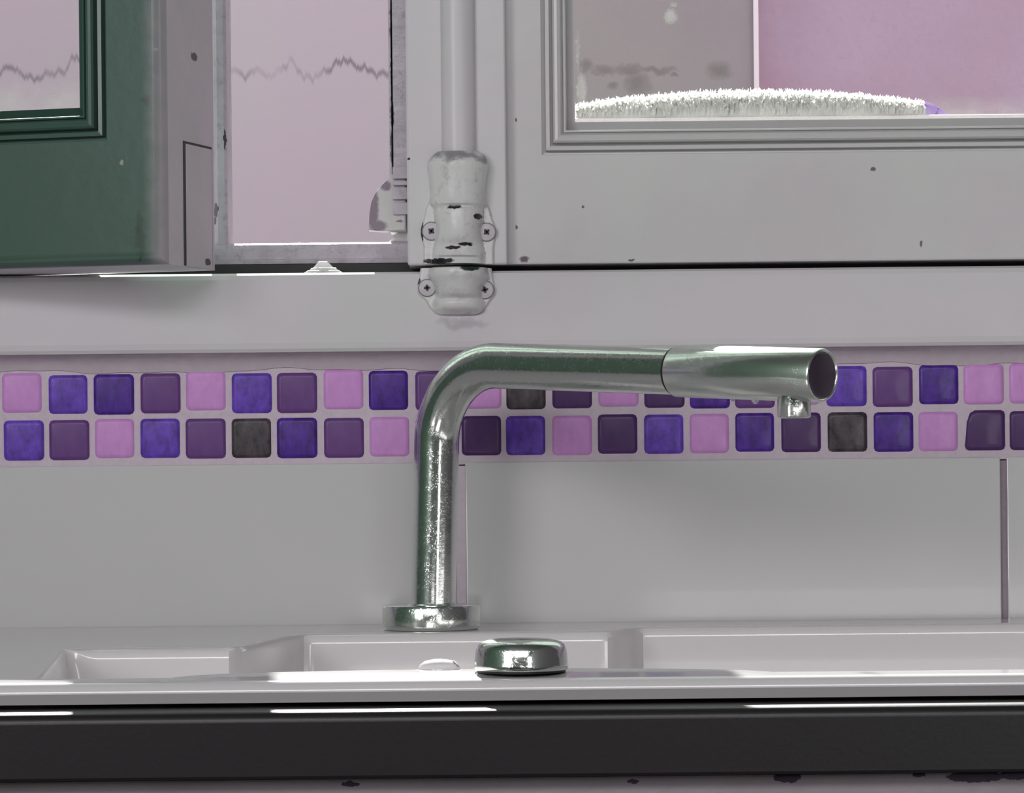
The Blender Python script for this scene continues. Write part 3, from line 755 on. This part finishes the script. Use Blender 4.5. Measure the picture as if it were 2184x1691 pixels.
# rod: half-round bar
b = bmesh.new(); xr = X(977, YC, 150); rr = 36.5*(D+YC)/F
zr0, zr1 = Z(977, 326, YC), ZT-0.05
n = 24; pts = [(xr+rr*math.cos(math.pi+math.pi*i/n), YC+0.9*rr*math.sin(math.pi+math.pi*i/n)+0.0) for i in range(n+1)]
a_ = [b.verts.new((x, y, zr0)) for x, y in pts]; c_ = [b.verts.new((x, y, zr1)) for x, y in pts]
for i in range(n):
    f = b.faces.new((a_[i], a_[i+1], c_[i+1], c_[i])); f.smooth = True
b.faces.new((a_[-1], a_[0], c_[0], c_[-1])); b.faces.new(a_); b.faces.new(c_)
from_bm('bolt_rod', b, M['strip'], bolt)
# guide
def bracket(name, rows_px, Yb, mat, parent, plate=0.0022):
    """rows_px: (y, left, right, bulge half width px, bulge height m)"""
    rows = []
    for y, l, r, bw, bh in rows_px:
        cxp = 978.5; row = []
        M_ = 60
        for k in range(M_+1):
            px = l+(r-l)*k/M_
            edge = min(px-l, r-px); d = plate*min(1, (edge/4.0)) ** 0.5 if edge < 4 else plate
            q = (px-cxp)/bw
            bulge = bh*math.sqrt(max(0, 1-q*q)) if abs(q) < 1 else 0
            d = max(d, bulge) if bulge < 1e-9 or True else d
            # soft blend
            d = (d**4+bulge**4)**0.25
            x, z = P(px, y, Yb-0.004)
            row.append((x, Yb-d, z))
        rows.append(row)
    bm = bmesh.new(); loft_rows(bm, rows, Yb+0.0005); return from_bm(name, bm, mat, parent)
g_rows = [(322, 941, 1016, 60, .004), (323.5, 936, 1021, 60, .0085), (328, 928, 1029, 60, .0105), (335, 920, 1036, 62, .0118), (343, 914, 1041, 64, .0135), (347, 912, 1043, 65, .0144), (354, 911, 1043, 66, .0146), (362, 912, 1041, 66, .0142),
          (375, 915, 1038, 64, .0138), (390, 917, 1036, 62, .0136), (405, 918, 1034, 60, .0134), (418, 917, 1035, 60, .0132), (428, 914, 1037, 60, .0130), (436, 911, 1040, 60, .0126), (441, 908, 1043, 56, .0112), (444, 907, 1045, 54, .0112), (447, 906, 1046, 53, .0122),
          (455, 905, 1048, 53, .0126), (465, 903, 1050, 52, .0126), (476, 900, 1055, 50, .0126), (488, 897, 1058, 48, .0126), (500, 897, 1058, 48, .0124), (508, 899, 1057, 50, .0120), (514, 900, 1056, 52, .0112), (520, 901, 1055, 52, .0098), (527, 902, 1054, 54, .0094), (536, 902, 1054, 56, .0094), (545, 902, 1054, 58, .0090), (549, 902, 1054, 58, .0075), (556, 902, 1054, 58, .0072), (562, 902, 1054, 58, .0070)]
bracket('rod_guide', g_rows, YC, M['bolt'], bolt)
screw(bolt, 920, 493, YC-.0026, 19, 0.9); screw(bolt, 1038, 495, YC-.0026, 19, 0.7)
# keeper on the fixed rail
YK = -0.0092
kp = empty('bolt_keeper', (X(972, YK), YK, Z(972, 680, YK)), 'white-painted curved keeper plate with two screws, on the fixed window rail', 'keeper plate')
k_rows = [(571, 897, 1048, 62, .013), (573, 896, 1049, 62, .0150), (580, 895, 1050, 64, .0155), (590, 893, 1052, 64, .0150), (597, 891, 1053, 60, .0142), (605, 889, 1055, 56, .0132), (615, 888, 1056, 52, .0124), (624, 890, 1056, 50, .0116), (630, 894, 1055, 50, .0105), (634, 899, 1052, 50, .0085), (637, 904, 1049, 52, .0078),
          (642, 908, 1045, 54, .0086), (650, 912, 1040, 56, .0086), (656, 916, 1036, 56, .0080), (661, 921, 1031, 56, .0066), (666, 928, 1024, 56, .004), (670, 938, 1012, 56, .0026)]
bracket('keeper_plate', k_rows, YK, M['keeper'], kp)
screw(kp, 911, 614, YK-.0026, 18, 0.1); screw(kp, 1034, 618, YK-.0026, 19, 0.2)

# shutter latch seen through the opening
YH = 0.020
lt = bmesh.new()
out = [(866, 362), (842, 362), (836, 372), (826, 384), (812, 396), (800, 412), (792, 430), (788, 452), (786, 490), (812, 492), (866, 492)]
pts = [P(x, y, YH) for x, y in out]
prism_y(lt, pts, YH, YH+0.012, bev=0.0012)
lo = from_bm('shutter_catch', lt, painted('flaking_catch_paint', (0.60, 0.57, 0.58, 1), 0.5, 0.06, bump=0.8, chips=[sp(797, 440, 10, 50, YH), sp(806, 482, 18, 12, YH), sp(822, 396, 12, 10, YH), sp(795, 466, 11, 20, YH), sp(852, 472, 8, 3, YH)], chipcol=(0.22, 0.17, 0.22, 1), soft=0.5))
tag(lo, 'rounded shutter catch with flaking white paint, in the open gap beside the cover strip', 'catch')
lb = bmesh.new()
x0, x1 = X(838, YH, 420), X(866, YH, 420)
for y_ in (356, 386, 400, 432): box(lb, x0, x1+0.002, YH-0.0024, YH+0.001, Z(850, y_+ (26 if y_ != 386 else 10), YH), Z(850, y_, YH), bev=0.0005)
from_bm('hinge_knuckles', lb, M['outer'], lo)
# white block added to stand for the sunlit patch under the catch
sb_ = bmesh.new(); x0, z0 = P(826, 516, YO); x1, z1 = P(872, 493, YO)
pts = [(x0, z0), (x1, z0), (x1, z1), (x0+(x1-x0)*.45, z1), (x0+(x1-x0)*.3, z0+(z1-z0)*.45)]
prism_y(sb_, pts, YO+0.004, YO+0.024, bev=0.002)
tl, ntt, btt = new_mat('white_translucent_plastic'); btt.inputs['Base Color'].default_value = (0.95, 0.95, 0.93, 1); btt.inputs['Roughness'].default_value = 0.4
btt.inputs['Transmission Weight'].default_value = 0.35; btt.inputs['Subsurface Weight'].default_value = 0.5; btt.inputs['Subsurface Radius'].default_value = (.02, .02, .02)
o = from_bm('sunlit_patch_block', sb_, tl); tag(o, 'small white block added for the sunlit patch on the outer sill under the flaking catch', 'block')
# ramp-shaped closing wedge in the gap
YWg = 0.008
wg = bmesh.new()
xa, za = P(655, 588, YWg); xb, zb2 = P(733, 586, YWg)
def wedge(l, r, tl_, tr, z0_, z1_, y0, y1):
    a = [P(l, z0_, YWg)[0], P(r, z0_, YWg)[0], P(tr, z1_, YWg)[0], P(tl_, z1_, YWg)[0]]
    prism_y(wg, [(a[0], Z(l, z0_, YWg)), (a[1], Z(l, z0_, YWg)), (a[2], Z(l, z1_, YWg)), (a[3], Z(l, z1_, YWg))], y0, y1, bev=0.0005)
zb_off = zr
def wl(l, r, tl_, tr, h0, h1, y0, y1):
    pts = [(X(l, YWg, 586), zr+h0), (X(r, YWg, 586), zr+h0), (X(tr, YWg, 580), zr+h1), (X(tl_, YWg, 580), zr+h1)]
    prism_y(wg, pts, y0, y1, bev=0.0004)
wl(652, 732, 659, 726, 0.0, 0.0010, -0.004, 0.010)
wl(660, 724, 666, 718, 0.0010, 0.0026, 0.000, 0.010)
wl(668, 714, 681, 699, 0.0026, 0.0062, 0.003, 0.010)
wo = from_bm('closing_wedge', wg, tl); tag(wo, 'tiny white stepped wedge catching the sun in the dark gap under the outer sill', 'wedge')

# ================================================================ TOWEL on the outer ledge
YT = 0.085
def towel():
    bm = bmesh.new(); rows = []; nz_ = random.Random(11)
    x0, x1 = X(1232, YT, 240), X(1972, YT, 240)
    zt = lambda k: None
    top_pts = [(1226, 236), (1300, 224), (1400, 214), (1500, 207), (1600, 204), (1700, 205), (1800, 210), (1880, 219), (1950, 228), (1985, 232)]
    def topz(px):
        for (a, za_), (b_, zb_) in zip(top_pts, top_pts[1:]):
            if px <= b_: k = (px-a)/(b_-a); return za_+(zb_-za_)*k
        return top_pts[-1][1]
    Nn = 260
    for i in range(Nn+1):
        px = 1226+(1958-1226)*i/Nn
        x, ztop = P(px, topz(px), YT)
        row = []
        Q = 28
        for k in range(Q+1):
            a = math.pi*k/Q
            y = YT-0.034*math.cos(a)
            h = math.sin(a)**0.6 if a > 0 else 0
            z = zl+0.0006+(ztop-zl)*h
            amp = 0.0011 if 0 < k < Q else 0
            row.append((x, y+nz_.uniform(-amp, amp)*1.6, z+nz_.uniform(-amp, amp)))
        rows.append(row)
    loft = [[bm.verts.new(p) for p in r] for r in rows]
    for A, B in zip(loft, loft[1:]):
        for k in range(len(A)-1): bm.faces.new((A[k], A[k+1], B[k+1], B[k]))
    for r in (loft[0], loft[-1]): bm.faces.new(r)
    for A, B in zip(loft, loft[1:]): bm.faces.new((A[0], B[0], B[-1], A[-1]))
    return bm
fz, ntf, bf = new_mat('white_terry'); bf.inputs['Base Color'].default_value = (0.92, 0.92, 0.9, 1); bf.inputs['Roughness'].default_value = 0.9
trn = N(ntf, 'ShaderNodeBsdfTranslucent'); trn.inputs[0].default_value = (0.95, 0.95, 0.92, 1)
mxs = N(ntf, 'ShaderNodeMixShader'); mxs.inputs[0].default_value = 0.65
L(ntf, bf.outputs[0], mxs.inputs[1]); L(ntf, trn.outputs[0], mxs.inputs[2]); L(ntf, mxs.outputs[0], ntf.nodes['Material Output'].inputs['Surface'])
tw_o = empty('fluffy_towel', (X(1600, YT), YT, zl), 'fluffy white towel with a purple end, glaring in the sun behind the right-hand glass', 'towel')
fb = simple('terry_weave', (0.62, 0.62, 0.60, 1), 0.95, 0, 0.8, 900, mott=0.3)
from_bm('towel_body', towel(), fb, tw_o)
# loose pile: little loops all over the top and face
pl = bmesh.new(); rg = random.Random(5)
body = bpy.data.objects['towel_body'].data
vs = [v.co.copy() for v in body.vertices]
for k in range(9000):
    p = rg.choice(vs)
    if p.y > YT+0.02 or p.z < zl+0.001: continue
    if p.y < YT-0.030 and rg.random() < 0.7: continue
    out_ = Vector((rg.uniform(-.5, .5), (p.y-YT)*22+rg.uniform(-.4, .2), 0.6+rg.uniform(-.5, .6))).normalized()
    ln_ = rg.uniform(0.0012, 0.0030); sd = Vector((rg.uniform(-1, 1), rg.uniform(-1, 1), rg.uniform(-.3, .3))).normalized()*0.0004
    c1 = p+out_*ln_*.6+Vector((rg.uniform(-.0006, .0006), 0, 0)); c2 = p+out_*ln_
    v = [pl.verts.new(q_) for q_ in (p-sd, p+sd, c1+sd, c1-sd, c2)]
    pl.faces.new((v[0], v[1], v[2], v[3])); pl.faces.new((v[3], v[2], v[4]))
po = from_bm('towel_pile', pl, fz, tw_o); po['kind'] = 'stuff'
# purple end
pe = bmesh.new()
x0, _ = P(1962, 240, YT)
for_rows = []
for i in range(15):
    px = 1952+(2012-1952)*i/14
    top = [222, 221, 221, 221.5, 222, 223, 224, 225, 227, 229, 231.5, 234.5, 238, 242, 246][i]
    x, ztop = P(px, top, YT)
    row = []
    for k in range(17):
        a = math.pi*k/16
        row.append((x, YT-0.030*(1-0.4*i/14)*math.cos(a), zl+0.0005+max(0.0006, ztop-zl)*math.sin(a)**0.6))
    for_rows.append(row)
lf = [[pe.verts.new(p) for p in r] for r in for_rows]
for A, B in zip(lf, lf[1:]):
    for k in range(16):
        f = pe.faces.new((A[k], A[k+1], B[k+1], B[k])); f.smooth = True
    pe.faces.new((A[0], B[0], B[-1], A[-1]))
pe.faces.new(lf[0]); pe.faces.new(lf[-1])
pm, ntp, bp_ = new_mat('purple_patterned_cloth')
g = N(ntp, 'ShaderNodeNewGeometry'); nzp = noise(ntp, g.outputs['Position'], 260, 1)
cp = mix(ntp, ramp(ntp, nzp.outputs[0], 0.52, 0.56), (0.62, 0.28, 0.95, 1), (0.22, 0.06, 0.55, 1))
L(ntp, cp, bp_.inputs['Base Color']); trp = N(ntp, 'ShaderNodeBsdfTranslucent'); L(ntp, cp, trp.inputs[0])
mp_ = N(ntp, 'ShaderNodeMixShader'); mp_.inputs[0].default_value = 0.45; L(ntp, bp_.outputs[0], mp_.inputs[1]); L(ntp, trp.outputs[0], mp_.inputs[2]); L(ntp, mp_.outputs[0], ntp.nodes['Material Output'].inputs['Surface'])
pe_o = from_bm('patterned_end', pe, pm, tw_o); pe_o['label'] = 'purple patterned end'
